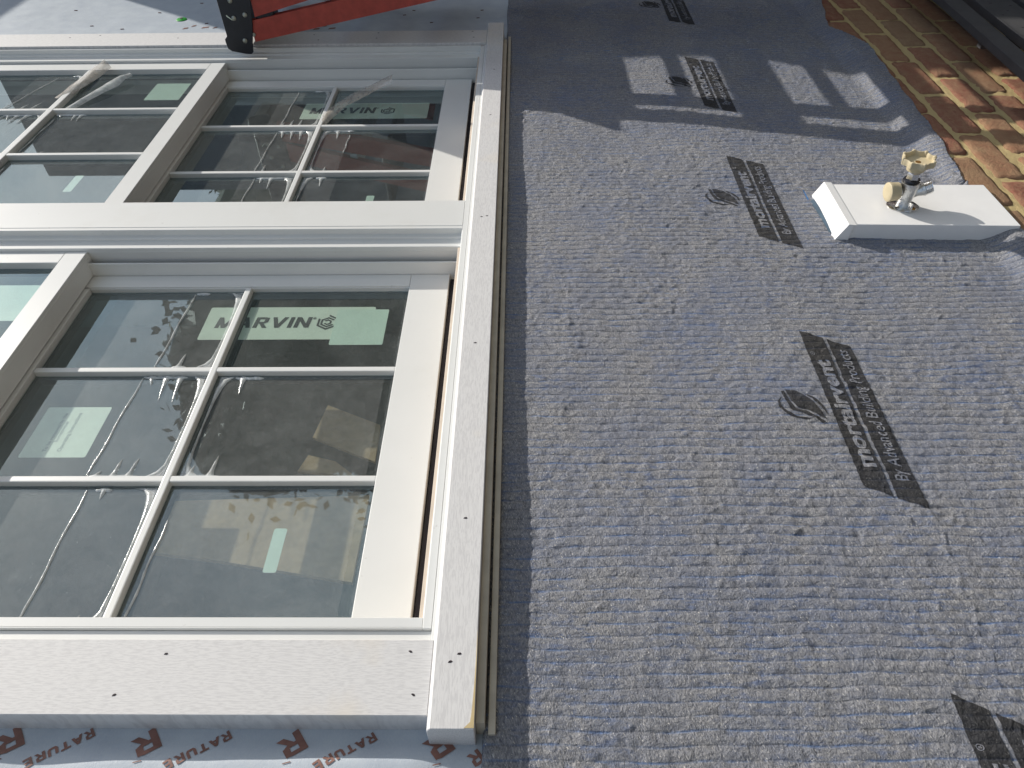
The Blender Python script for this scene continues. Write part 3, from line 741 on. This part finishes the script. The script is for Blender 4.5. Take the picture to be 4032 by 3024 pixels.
def film(ua, ub, va, vb, n, label, spikes_top, spikes_bot, line=None, corner='R', edge=True, group=None):
    """loose strip of film: sheet plus raised creases. spikes: (u at root, length, lean)"""
    r = tag(empty('protective_film', (ua + ub) / 2, (va + vb) / 2, n), label, 'plastic film', group)
    mk('film_sheet', [W(ua, va, n), W(ub, va, n), W(ub, vb, n), W(ua, vb, n)], [(0, 1, 2, 3)], FILM, r)
    vs, fs = [], []
    for (u, ln, lean) in spikes_top:
        ridge([(u, vb), (u + lean * .3, vb - ln * .3), (u + lean * .65, vb - ln * .65), (u + lean, vb - ln)], [.006, .0026, .0017, .0003], n, vs, fs)
    for (u, ln, lean) in spikes_bot:
        ridge([(u, va), (u + lean * .3, va + ln * .3), (u + lean * .65, va + ln * .65), (u + lean, va + ln)], [.006, .0026, .0017, .0003], n, vs, fs)
    if spikes_top:
        us = [s[0] for s in spikes_top]; a, b = min(us) - .012, max(us) + .012
        ridge([(a + (b - a) * t, vb - .0015 - .0015 * abs(math.sin(t * 9))) for t in np.linspace(0, 1, 9)], [.001, .002, .0026, .002, .0028, .002, .0026, .002, .001], n, vs, fs)
    if spikes_bot:
        us = [s[0] for s in spikes_bot]; a, b = min(us) - .010, max(us) + .014
        ridge([(a + (b - a) * t, va + .0015 + .001 * abs(math.sin(t * 7))) for t in np.linspace(0, 1, 9)], [.0008, .0018, .0022, .0018, .0024, .0018, .0024, .0018, .001], n, vs, fs)
    if line:
        (u0, v0), (u1, v1) = line
        ridge([(u0 + (u1 - u0) * t + .0012 * math.sin(t * 11), v0 + (v1 - v0) * t) for t in np.linspace(0, 1, 12)], [.0008, .0014, .0012, .0015, .0012, .0010, .0014, .0012, .0015, .0012, .0014, .0006], n, vs, fs)
    if corner:
        s = 1 if corner == 'R' else -1; ue = ub if corner == 'R' else ua
        ridge([(ue - s * .018, vb - .001), (ue - s * .008, vb - .008), (ue - s * .0035, vb - .025), (ue - s * .0022, vb - .055), (ue - s * .0018, (va + vb) / 2), (ue - s * .0025, va + .05), (ue - s * .004, va + .022), (ue - s * .010, va + .008), (ue - s * .024, va + .0015)],
              [.0012, .0042, .0040, .0020, .0012, .0015, .0026, .0042, .0012], n, vs, fs)
    if corner:
        s = 1 if corner == 'R' else -1; ue = ub if corner == 'R' else ua
        cx_, cv2 = .034, .055
        arc = [(ue - s * cx_ * (1 - math.sin(t)) ** 1.15, vb - cv2 * (1 - math.cos(t)) ** 1.15) for t in np.linspace(0, math.pi / 2, 9)]
        pl = [(ue, vb)] + arc
        mk('lifted_corner', [W(a, b, n + .0012) for a, b in pl], [(0, i, i + 1) for i in range(1, len(pl) - 1)], FILM4, r)
        arc = [(ue - s * cx_ * .8 * (1 - math.sin(t)) ** 1.15, va + cv2 * .6 * (1 - math.cos(t)) ** 1.15) for t in np.linspace(0, math.pi / 2, 9)]
        pl = [(ue, va)] + arc
        mk('lifted_corner', [W(a, b, n + .0012) for a, b in pl], [(0, i, i + 1) for i in range(1, len(pl) - 1)], FILM4, r)
    if vs: mk('lifted_crease', vs, fs, FILM2, r, smooth=True)
    return r
gn = -.0438; G = 'loose protective film on the panes'
film(-.740, -.512, .860, 1.060, gn, 'curled film strip over the left end of the near window label', [(-.585, .004, 0)], [(-.568, .035, .003)], ((-.600, 1.056), (-.606, .862)), 'R', group=G)
film(-.790, -.5125, .634, .840, gn, 'film with a ragged bright top edge beside the near window square label', [(-.603, .020, .006), (-.578, .052, .004), (-.555, .058, .004)], [(-.586, .034, .002), (-.564, .036, .004), (-.612, .012, .006)], ((-.616, .836), (-.623, .637)), 'R', group=G)
film(-.790, -.5125, .405, .614, gn, 'sunlit film with a long glinting crease in the near window bottom left pane', [(-.588, .018, .0)], [(-.545, .018, .004)], ((-.612, .612), (-.612, .415)), 'R', group=G)
film(-.488, -.222, .634, .838, gn, 'nearly clear film over brown cardboard beside the near window centre bar', [(-.452, .038, .002), (-.43, .006, 0)], [(-.447, .040, .003), (-.477, .022, .003)], None, 'L', group=G)
film(-.488, -.225, .404, .614, gn, 'clear film behind which brown cardboard shows in the near window bottom right pane', [], [], ((-.480, .560), (-.484, .412)), None, group=G)
film(-.640, -.514, 1.735, 1.948, gn, 'film strip with spiked lower edge in the far window top left pane', [(-.545, .006, 0)], [(-.602, .026, .004), (-.580, .040, .002), (-.558, .044, .002)], ((-.600, 1.940), (-.604, 1.74)), 'R', group=G)
film(-.790, -.514, 1.505, 1.712, gn, 'film with three drips hanging from its top edge in the far window', [(-.590, .036, .004), (-.566, .044, .003), (-.544, .050, .004)], [(-.592, .036, .0)], ((-.604, 1.705), (-.610, 1.510)), 'R', group=G)
film(-.488, -.420, 1.505, 1.712, gn, 'narrow film strip right of the far window centre bar, middle row', [(-.452, .042, .003), (-.424, .008, 0)], [(-.451, .028, .0), (-.480, .014, 0)], ((-.420, 1.69), (-.421, 1.60)), 'L', group=G)
film(-.630, -.514, 1.300, 1.482, gn, 'film strip left of the far window centre bar just above the mullion', [(-.585, .022, .0), (-.563, .048, 0), (-.530, .012, 0)], [], ((-.601, 1.478), (-.606, 1.31)), 'R', group=G)
film(-.488, -.415, 1.300, 1.482, gn, 'film strip right of the far window centre bar just above the mullion', [(-.450, .038, .002)], [], None, 'L', group=G)
g2n = -.0018
film(-1.30, -1.172, 1.735, 1.958, g2n, 'film with pale spikes in the far window upper sash top left pane', [(-1.19, .006, 0)], [(-1.255, .050, .012), (-1.228, .058, .014)], ((-1.24, 1.95), (-1.30, 1.74)), 'R', group=G)
film(-1.45, -1.172, 1.512, 1.722, g2n, 'film with bright drips left of the upper sash bar, far window', [(-1.262, .028, .008), (-1.238, .045, -.006), (-1.214, .045, -.008)], [(-1.225, .030, .002)], ((-1.27, 1.72), (-1.33, 1.60)), 'R', group=G)
film(-1.142, -.86, 1.512, 1.722, g2n, 'film with small hooked drips right of the upper sash bar, far window', [(-1.095, .034, .002), (-1.080, .034, .000), (-1.13, .012, 0)], [(-1.13, .020, 0), (-1.092, .022, .004)], ((-1.138, 1.70), (-1.143, 1.53)), None, group=G)
film(-1.142, -.86, 1.300, 1.486, g2n, 'film sheet in the lowest upper sash pane of the far window', [], [], ((-1.140, 1.46), (-1.146, 1.36)), None, group=G)

def ribbon(name, path, widths, mat, label, curl=.006, smooth=True, seg=7):
    """curled strip of plastic following path (u, v, n)"""
    vs, fs = [], []
    P3 = [np.array(p, float) for p in path]; k = len(P3)
    for i, p in enumerate(P3):
        t = P3[min(i + 1, k - 1)] - P3[max(i - 1, 0)]; t /= np.linalg.norm(t)
        s = np.cross(t, [0, 0, 1.]); s /= np.linalg.norm(s) + 1e-9; nn = np.cross(s, t)
        for j in range(seg):
            a = (j / (seg - 1) - .5) * 2
            q = p + s * a * widths[i] + np.array([0, 0, 1.]) * curl * (1 - a * a) + np.array([0, 0, 1.]) * .0015 * math.sin(i * 2.3 + j * 1.7)
            vs.append(W(*q))
    for i in range(k - 1):
        for j in range(seg - 1):
            fs.append((i * seg + j, i * seg + j + 1, (i + 1) * seg + j + 1, (i + 1) * seg + j))
    return tag(mk(name, vs, fs, mat, None, smooth=smooth), label, 'plastic film')
ribbon('peeled_tape', [(-.497, 1.742, -.040), (-.488, 1.775, -.034), (-.462, 1.82, -.026), (-.425, 1.865, -.020), (-.385, 1.900, -.014), (-.350, 1.925, -.006), (-.338, 1.925, .002)], [.008, .016, .018, .019, .018, .020, .014], FILM3, 'curled brown translucent tape peeling across the far window label')
ribbon('peeled_tape', [(-1.128, 1.745, -.002), (-1.108, 1.79, .002), (-1.085, 1.84, .004), (-1.066, 1.885, .006), (-1.052, 1.915, .010), (-1.035, 1.935, .008)], [.010, .013, .016, .018, .016, .006], FILM2, 'crumpled shiny film hanging in the far window upper sash', curl=.006)
ribbon('peeled_tape', [(-1.175, 1.80, .002), (-1.150, 1.86, .010), (-1.128, 1.91, .016), (-1.118, 1.965, .020), (-1.123, 1.992, .022)], [.010, .020, .026, .022, .006], FILM3, 'brown tinted film flap folded over the upper sash bar of the far window', curl=.006)

# ------------------------------------------------------------------ room behind the glass
room = empty('room_interior', -.5, 1.2, -1); tag(room, kind='structure')
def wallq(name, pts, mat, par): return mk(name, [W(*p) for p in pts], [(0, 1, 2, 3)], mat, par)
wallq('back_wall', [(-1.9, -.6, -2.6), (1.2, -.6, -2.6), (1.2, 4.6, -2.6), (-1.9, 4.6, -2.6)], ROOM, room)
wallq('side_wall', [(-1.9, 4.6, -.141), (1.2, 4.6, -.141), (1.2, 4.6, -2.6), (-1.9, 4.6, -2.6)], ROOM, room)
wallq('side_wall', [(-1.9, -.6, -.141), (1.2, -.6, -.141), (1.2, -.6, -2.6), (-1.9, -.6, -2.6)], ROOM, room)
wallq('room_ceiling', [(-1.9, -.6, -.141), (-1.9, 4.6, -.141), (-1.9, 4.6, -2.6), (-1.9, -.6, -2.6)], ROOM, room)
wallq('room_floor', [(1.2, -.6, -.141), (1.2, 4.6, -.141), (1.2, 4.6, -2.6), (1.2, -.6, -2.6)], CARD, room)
box('window_stool', (-.1300, -.1180), (.34, 2.06), (-.20, -.0705), TAN, room, bev=.001)
box('inner_jamb', (-1.62, -.13), (1.150, 1.235), (-.20, -.0705), ROOM, room, bev=.001)
tag(prism('cardboard_sheet', [(-.3457, .8859), (-.2456, .8382), (-.2433, .7564), (-.3576, .81)], UV, -.166, -.160, CARD), 'brown cardboard offcut behind the near window middle row, right pane', 'cardboard')
tag(prism('cardboard_sheet', [(-.590, .6763), (-.2422, .6883), (-.2452, .5344), (-.45, .570), (-.5701, .5865)], UV, -.168, -.160, CARD), 'large brown cardboard sheet behind the near window bottom row', 'cardboard')
tag(prism('cardboard_sheet', [(-.3654, .7321), (-.3547, .7661), (-.3071, .7527), (-.27, .722)], UV, -.1595, -.154, CARD), 'small cardboard corner poking up behind the lower muntin', 'cardboard')

# ------------------------------------------------------------------ brick wall
bw = tag(empty('brick_wall', 1.2, 1.8, .03), 'brown brick wall with thick yellow mortar at the bottom of the house wall', 'brick wall')
NB = .0345
beds = [.873, .948, 1.024, 1.104, 1.180, 1.257, 1.334, 1.411]
def rough_quad_slab():
    nu, nv = 170, 330
    uu = np.linspace(.895, 1.5, nu); vv = np.linspace(.9, 2.9, nv); V, U = np.meshgrid(vv, uu, indexing='ij')
    N = NB - .0045 + .0030 * (vn(U * 40, V * 30) - .5) + .0020 * (vn(U * 130, V * 110) - .5)
    vs = [W(a, b, c) for a, b, c in zip(U.ravel(), V.ravel(), N.ravel())]; idx = np.arange(U.size).reshape(U.shape)
    fs = np.stack([idx[:-1, :-1], idx[1:, :-1], idx[1:, 1:], idx[:-1, 1:]], -1).reshape(-1, 4).tolist()
    return mk('mortar', vs, fs, MORTAR, bw, smooth=True)
rough_quad_slab()
def brick_mesh(seed, lu, lv, th=.012):
    r = random.Random(seed); a = 7; b = 14
    vs, fs = [], []
    for j in range(b + 1):
        for i in range(a + 1):
            x = (i / a - .5); y = (j / b - .5)
            ex = 1 - min(1, (.5 - abs(x)) * 9); ey = 1 - min(1, (.5 - abs(y)) * 18)
            e = max(0, max(ex, ey))
            corner = .0012 * max(0, ex) * max(0, ey)
            uu = x * lu - math.copysign(corner, x) * 1.8 + (r.random() - .5) * .0034 * (.4 + e); vv = y * lv - math.copysign(corner, y) * 1.8 + (r.random() - .5) * .003 * (.4 + e)
            nn = -e * .0032 + (r.random() - .5) * .0018
            vs.append((vv, -nn, -uu))
    w = a + 1
    for j in range(b):
        for i in range(a): fs.append((j * w + i, (j + 1) * w + i, (j + 1) * w + i + 1, j * w + i + 1))
    rim = [i for i in range(w)] + [j * w + a for j in range(1, b + 1)] + [b * w + i for i in range(a - 1, -1, -1)] + [j * w for j in range(b - 1, 0, -1)]
    k0 = len(vs)
    for i in rim: x, y, z = vs[i]; vs.append((x * 1.0, th, z * 1.0))
    for q in range(len(rim)):
        q2 = (q + 1) % len(rim); fs.append((rim[q], rim[q2], k0 + q2, k0 + q))
    me = bpy.data.meshes.new('brick'); me.from_pydata(vs, [], fs); me.update(); me.materials.append(BRICK)
    bm = bmesh.new(); bm.from_mesh(me); bmesh.ops.recalc_face_normals(bm, faces=bm.faces[:]); bm.to_mesh(me); bm.free()
    for p in me.polygons: p.use_smooth = True
    return me
bmesh_vars = [brick_mesh(s, .0610, .188) for s in range(8)]
for c in range(len(beds) - 1):
    uc_ = (beds[c] + beds[c + 1]) / 2; off = .005 if c % 2 == 0 else .105
    v = .81 + off - .4
    while v < 2.85:
        if v > .85:
            uu = uc_ + random.uniform(-.0015, .0015)
            o = bpy.data.objects.new('brick', random.choice(bmesh_vars)); COL.objects.link(o); o.parent = bw
            o.location = W(uu, v + .1 + random.uniform(-.002, .002), NB + random.uniform(-.0015, .0015)) - WORLD[bw.name]
            o.rotation_euler = (random.uniform(-.012, .012), random.uniform(-.008, .008), random.uniform(-.008, .008))
        v += .201

# ------------------------------------------------------------------ mounting block and hose tap
bn = .0455
mb = tag(empty('mounting_block', .75, 1.2, .02), 'white block under the hose tap, its lower end lapping onto the brick', 'mounting block')
prism('block', [(.603, 1.1395), (.901, 1.1315), (.899, 1.2760), (.604, 1.2820)], UV, -.003, bn, PVC, mb, bev=.0010, seg=2)
prism('flashing_cap', [(.5755, .0145), (.5930, bn + .0030), (.6080, bn + .0014), (.6075, bn + .0003), (.6025, bn + .0003), (.6015, .0145)], lambda a, b, t: (a, t, b), 1.1340, 1.2870, PVC, mb, bev=.0005)
mk('sealant_bead', [W(*p) for p in [(.573, 1.16, .017), (.578, 1.15, .0175), (.578, 1.20, .020), (.571, 1.20, .019), (.570, 1.24, .018), (.578, 1.24, .021), (.578, 1.275, .019), (.569, 1.27, .017)]], [(0, 1, 2, 3), (3, 2, 5, 4), (4, 5, 6, 7)], mat_plain('grey_blue_sealant', (.10, .15, .20), .3), mb, smooth=True)
mk('loose_thread', [W(*p) for p in [(.565, 1.27, .018), (.567, 1.271, .019), (.560, 1.292, .028), (.558, 1.291, .028), (.566, 1.300, .024)]], [(0, 1, 2, 3), (2, 3, 4)], mat_plain('blue_thread', (.05, .25, .6), .5), mb)
tap = tag(empty('hose_tap', .716, 1.204, bn), 'chrome hose tap with tan scalloped wheel handle and tan cap', 'hose tap')
b0 = np.array((.716, 1.2035, bn)); ax = np.array((-.055, .0, 1.0)); ax /= np.linalg.norm(ax)
def at(t): return tuple(b0 + ax * t)
lathe('flange', [(0, 1.0), (.0014, 1.0), (.0024, .93)], tuple(b0 - np.array((.002, .003, 0))), (0, 0, 1), CHROME2, tap, 40, rfun=lambda th: .0255 + .0035 * math.cos(2 * th))
lathe('valve_body', [(.002, .0130), (.010, .0118), (.020, .0132), (.034, .0155), (.044, .0165), (.049, .0158), (.0505, .0120)], at(0), ax, CHROME, tap, 32)
lathe('collar', [(.0500, .0125), (.0520, .0150), (.0545, .0140)], at(0), ax, BLACK, tap, 24)
lathe('packing_nut', [(.0535, .0100), (.0550, .0112), (.0670, .0112), (.0690, .0095), (.0740, .0085)], at(0), ax, CHROME2, tap, 6, smooth=False)
wheel = lathe('wheel_handle', [(.0715, .0120), (.0730, .0152), (.0800, .0160), (.0845, .0160)], at(0), ax, HANDLE, tap, 36)
def scallop(th): return 1 + .065 * math.cos(8 * th)
rim_o = [(.0838, .0158), (.0842, .0240), (.0856, .0264), (.0955, .0270), (.0966, .0262), (.0966, .0244), (.0950, .0236), (.0885, .0226), (.0880, .0100)]
lathe('scalloped_rim', rim_o, at(0), ax, HANDLE, wheel, 96, rfun=scallop)
a_ = np.cross(ax, [0, 1, .3]); a_ /= np.linalg.norm(a_); b_ = np.cross(ax, a_)
for k in range(8):
    th = 2 * math.pi * k / 8
    rd = a_ * math.cos(th) + b_ * math.sin(th)
    lathe('grip_knob', [(-.001, .0016), (0, .0028), (.0105, .0032), (.0125, .0024), (.0130, .001)], tuple(b0 + ax * .0855 + rd * .0262), tuple(ax + rd * .05), HANDLE, wheel, 10)
lathe('stem_screw', [(.086, .005), (.0885, .0045)], at(0), ax, BRASS, wheel, 12)
sp0 = b0 + ax * .020; spd = np.array((.040, .002, .0185)); L_ = np.linalg.norm(spd)
sp = lathe('spout', [(-.004, .0065), (.006, .0080), (.018, .0085), (.026, .0110), (.029, .0128), (.0305, .0128)], tuple(sp0), tuple(spd), CHROME, tap, 28)
lathe('hose_thread', [(.0305, .0120)] + [x for i in range(5) for x in ((.0310 + i * .0024, .0128), (.0322 + i * .0024, .0116))] + [(.0435, .0122), (.0437, .0100), (.0380, .0095)], tuple(sp0), tuple(spd), CHROME2, sp, 28)
vb0 = b0 + ax * .031
vb = lathe('vacuum_breaker', [(.006, .0075), (.020, .0085)], tuple(vb0), (-1, -.06, -.05), CHROME, tap, 20)
lathe('tan_cap', [(.0185, .0120), (.0195, .0165), (.0320, .0170), (.0335, .0176), (.0375, .0174), (.0385, .0160), (.0388, .0080)], tuple(vb0), (-1, -.06, -.05), HANDLE, vb, 36)
lathe('drain_nub', [(.002, .005), (.0130, .0042), (.0140, .003)], tuple(b0 + ax * .014), (-.8, -.7, .2), CHROME, tap, 16)
for s in (1,):
    lathe('screw', [(.0022, .0046), (.0038, .0044), (.0042, .0030)], tuple(b0 + np.array((.0115, -.0165, 0))), (0, 0, 1), BRASS, tap, 16)
    lathe('screw', [(.0040, .0020), (.0044, .0019)], tuple(b0 + np.array((.0115, -.0165, 0))), (0, 0, 1), HOLE, tap, 8)
prism('web', [(-.003, .0015), (.006, .0015), (.003, .016), (-.002, .018)], lambda a, b, t: (b0[0] + .002 + t, b0[1] - .022 + a * 2.4, b0[2] + b), -.0013, .0013, CHROME, tap)

# ------------------------------------------------------------------ stepladder
VL = 2.0
lad = tag(empty('stepladder', 1.5, 2.2, .4), 'red fibreglass stepladder with a black top cap, standing over the far window', 'ladder')
def rail(v0, v1, u0, n0, slope, w, par_name='front_rail'):
    L = 1.5 - u0; n1 = n0 + slope * L
    f = lambda a, b, t: (u0 + a * L, t, n0 + a * (n1 - n0) + b)
    r = prism(par_name, [(0, 0), (1, 0), (1, w), (0, w)], f, v0, v0 + .0035 * (1 if v1 > v0 else -1), RED, lad)
    prism('flange_edge', [(0, 0), (1, 0), (1, .0035), (0, .0035)], f, v0 + (.0036 if v1 > v0 else -.0036), v1, RED, r)
    prism('flange_edge', [(0, w - .0035), (1, w - .0035), (1, w), (0, w)], f, v0 + (.0036 if v1 > v0 else -.0036), v1, RED, r)
    return r
for (va, vb_) in ((VL, VL + .020), (VL + .50, VL + .48)):
    rail(va, vb_, -.705, .068, .20, .052, 'rear_rail')
    rail(va, vb_, -.690, .130, .265, .056, 'front_rail')
for k, u in enumerate((-.50, -.255, .0, .252, .50, .77, 1.03, 1.3)):
    nc_ = .333 + .27 * u
    t = box('tread', (u - .010, u + .012), (VL + .006, VL + .494), (nc_ - .032, nc_ + .033), ALU, lad, bev=.001)
for u in (-.50, -.275, -.013, .249, .518, .78, 1.05):
    n1 = .240 + .2 * u
    box('rear_brace', (u - .010, u + .010), (VL + .006, VL + .494), (n1 - .003, n1 + .012), ALU, lad, bev=.001)
capo = [(-.776, .200), (-.776, .172), (-.775, .084), (-.7825, .077), (-.7830, .070), (-.781, .053), (-.772, .046), (-.737, .039), (-.722, .038), (-.716, .043), (-.712, .065), (-.700, .110), (-.690, .171), (-.680, .220), (-.668, .330), (-.776, .330)]
for (va, vb_) in ((VL - .0045, VL - .0005), (VL + .5005, VL + .5045)):
    pc = prism('end_bracket', capo, lambda a, b, t: (a, t, b), va, vb_, BLACK, lad, bev=.0008)
    for (u, n) in [(-.744, .129), (-.713, .137), (-.730, .073), (-.742, .171), (-.715, .20)]:
        if va < VL + .1: lathe('rivet', [(0, .0062), (.0015, .0060), (.0032, .0042), (.0036, .0015)], (u, va, n), (0, -1, 0), STEEL, pc, 14)
lathe('rivet', [(0, .0056), (.0015, .0054), (.0032, .0038)], (-.704, VL, .087), (0, -1, 0), STEEL, lad, 14)
box('added_shade_tray', (-.420, -.405), (VL + .03, VL + .43), (.19, .36), BLACK, lad, bev=.002)  # tray added to close a lit gap in the ladder's shadow
box('top_cap', (-.776, -.742), (VL, VL + .50), (.06, .330), BLACK, lad, bev=.003)
box('spreader_pad', (-.690, -.640), (VL + .004, VL + .05), (.120, .160), BLACK, lad, bev=.006, seg=2)
mk('scuff', [W(*p) for p in [(-.7625, VL - .0047, .134), (-.7615, VL - .0047, .1375), (-.7490, VL - .0047, .1255), (-.7495, VL - .0047, .1235)]], [(0, 1, 2, 3)], PALE, lad)

# ------------------------------------------------------------------ dark metal bin in the shade by the bricks
db = tag(empty('metal_bench', 1.3, 2.0, .1), 'dark grey metal slatted bench in deep shade against the bricks', 'bench')
def slat(pts, n0, n1): return prism('slat', pts, UV, n0, n1, IRON, db, bev=.001)
slat([(1.137, 2.75), (1.137, 2.12), (1.1145, 1.5), (1.160, 1.5), (1.186, 2.12), (1.186, 2.75)], .100, .120)
slat([(1.218, 2.75), (1.216, 2.1), (1.200, 1.5), (1.295, 1.5), (1.312, 2.1), (1.314, 2.75)], .100, .121)
slat([(1.335, 2.75), (1.333, 2.1), (1.320, 1.5), (1.42, 1.5), (1.43, 2.1), (1.43, 2.75)], .100, .121)
box('cross_bar', (1.15, 1.42), (1.885, 1.905), (.075, .099), IRON, db)
box('leg', (1.16, 1.5), (1.52, 1.55), (.04, .099), IRON, db)
for (u, v) in [(1.245, 2.08), (1.27, 2.12), (1.236, 1.99), (1.262, 2.02), (1.288, 2.06), (1.243, 1.90), (1.275, 1.93), (1.25, 1.83)]:
    prism('slot_hole', [(u - .003, v - .0015), (u + .003, v - .0015), (u + .003, v + .0015), (u - .003, v + .0015)], UV, .1205, .1214, HOLE, db)

# ------------------------------------------------------------------ surroundings that shade and mirror in the glass
tag(mk('ground', [W(1.5, -60, -4), W(1.5, 60, -4), W(1.5, 60, 80), W(1.5, -60, 80)], [(0, 1, 2, 3)], GRASS), kind='structure')
wing = tag(empty('shade_wing', 1.5, 3.6, .5), 'unseen wing added past the ladder to shade the far wall', 'shade wing')
# unseen wing, added and outlined to throw deep shade on the far wall
w_pts = [(1.5, -.01), (1.5, 1.185), (-1.25, 1.185), (-1.30, 1.05), (-2.41, 1.05), (-2.41, -.01)]
prism('shade_wall', w_pts, lambda a, b, t: (a, t, b), 3.35, 3.7, STUCCO, wing)
prism('overhang_link', [(-2.41, -.01), (-2.41, .30), (-3.1, .30), (-3.1, -.01)], lambda a, b, t: (a, t, b), 3.36, 3.7, STUCCO, wing)  # invented link carrying the added overhang
prism('shade_overhang', [(-3.10, -.01), (-3.10, .80), (-3.2, .84), (-3.7, .84), (-3.7, -.01)], lambda a, b, t: (a, t, b), 3.35, 3.7, STUCCO, wing)  # unseen overhang added to cast the upper far shadow patch
def tree(u0, v, n, h, r, label, seed):
    t = tag(empty('garden_tree', 1.5, v, n), label, 'tree')
    lathe('trunk', [(0, .16), (h * .5, .11), (h * .8, .04)], (1.5, v, n), (-1, 0, 0), BARK, t, 10)
    R = np.random.default_rng(seed); k = 8000
    cl_ = R.normal(size=(26, 3)); cl_ /= np.linalg.norm(cl_, axis=1)[:, None]; cl_ *= (.72 + .28 * R.random((26, 1))) * r * .95
    vs, fs = [], []
    for i in range(k):
        c = cl_[i % 26] + R.normal(size=3) * r * .15
        c = c + np.array([-(h * .72) + 1.5, v, n])
        a = R.normal(size=3); a /= np.linalg.norm(a); b = np.cross(a, R.normal(size=3)); b /= np.linalg.norm(b); s = .095
        b_i = len(vs); vs += [W(*(c - a * s)), W(*(c + b * s * .6)), W(*(c + a * s)), W(*(c - b * s * .6))]; fs.append((b_i, b_i + 1, b_i + 2, b_i + 3))
    b0_ = len(vs); m_, q_ = 12, 18
    for a in range(m_ + 1):
        for b in range(q_):
            th, ph = math.pi * a / m_, 2 * math.pi * b / q_; rr = r * (.86 + .18 * math.sin(3 * ph + 2 * th + seed))
            vs.append(W(1.5 - h * .72 + rr * math.cos(th) * 1.05, v + rr * math.sin(th) * math.cos(ph), n + rr * math.sin(th) * math.sin(ph)))
    for a in range(m_):
        for b in range(q_): fs.append((b0_ + a * q_ + b, b0_ + a * q_ + (b + 1) % q_, b0_ + (a + 1) * q_ + (b + 1) % q_, b0_ + (a + 1) * q_ + b))
    mk('crown', vs, fs, LEAF, t)
for i_, (v_, n_, h_, r_, lab_) in enumerate([(9.0, 8.0, 7.0, 2.3, 'rounded garden tree nearest the house, seen only mirrored in the glass'), (12.5, 8.6, 8.0, 2.7, 'tall dense garden tree mirrored darkly in the far window'), (17.0, 9.0, 8.5, 3.0, 'broad garden tree farther along the yard'), (22.5, 9.0, 8.0, 3.2, 'last garden tree at the far end of the yard')]):
    tree(0, v_, n_, h_, r_, lab_, i_ + 1)
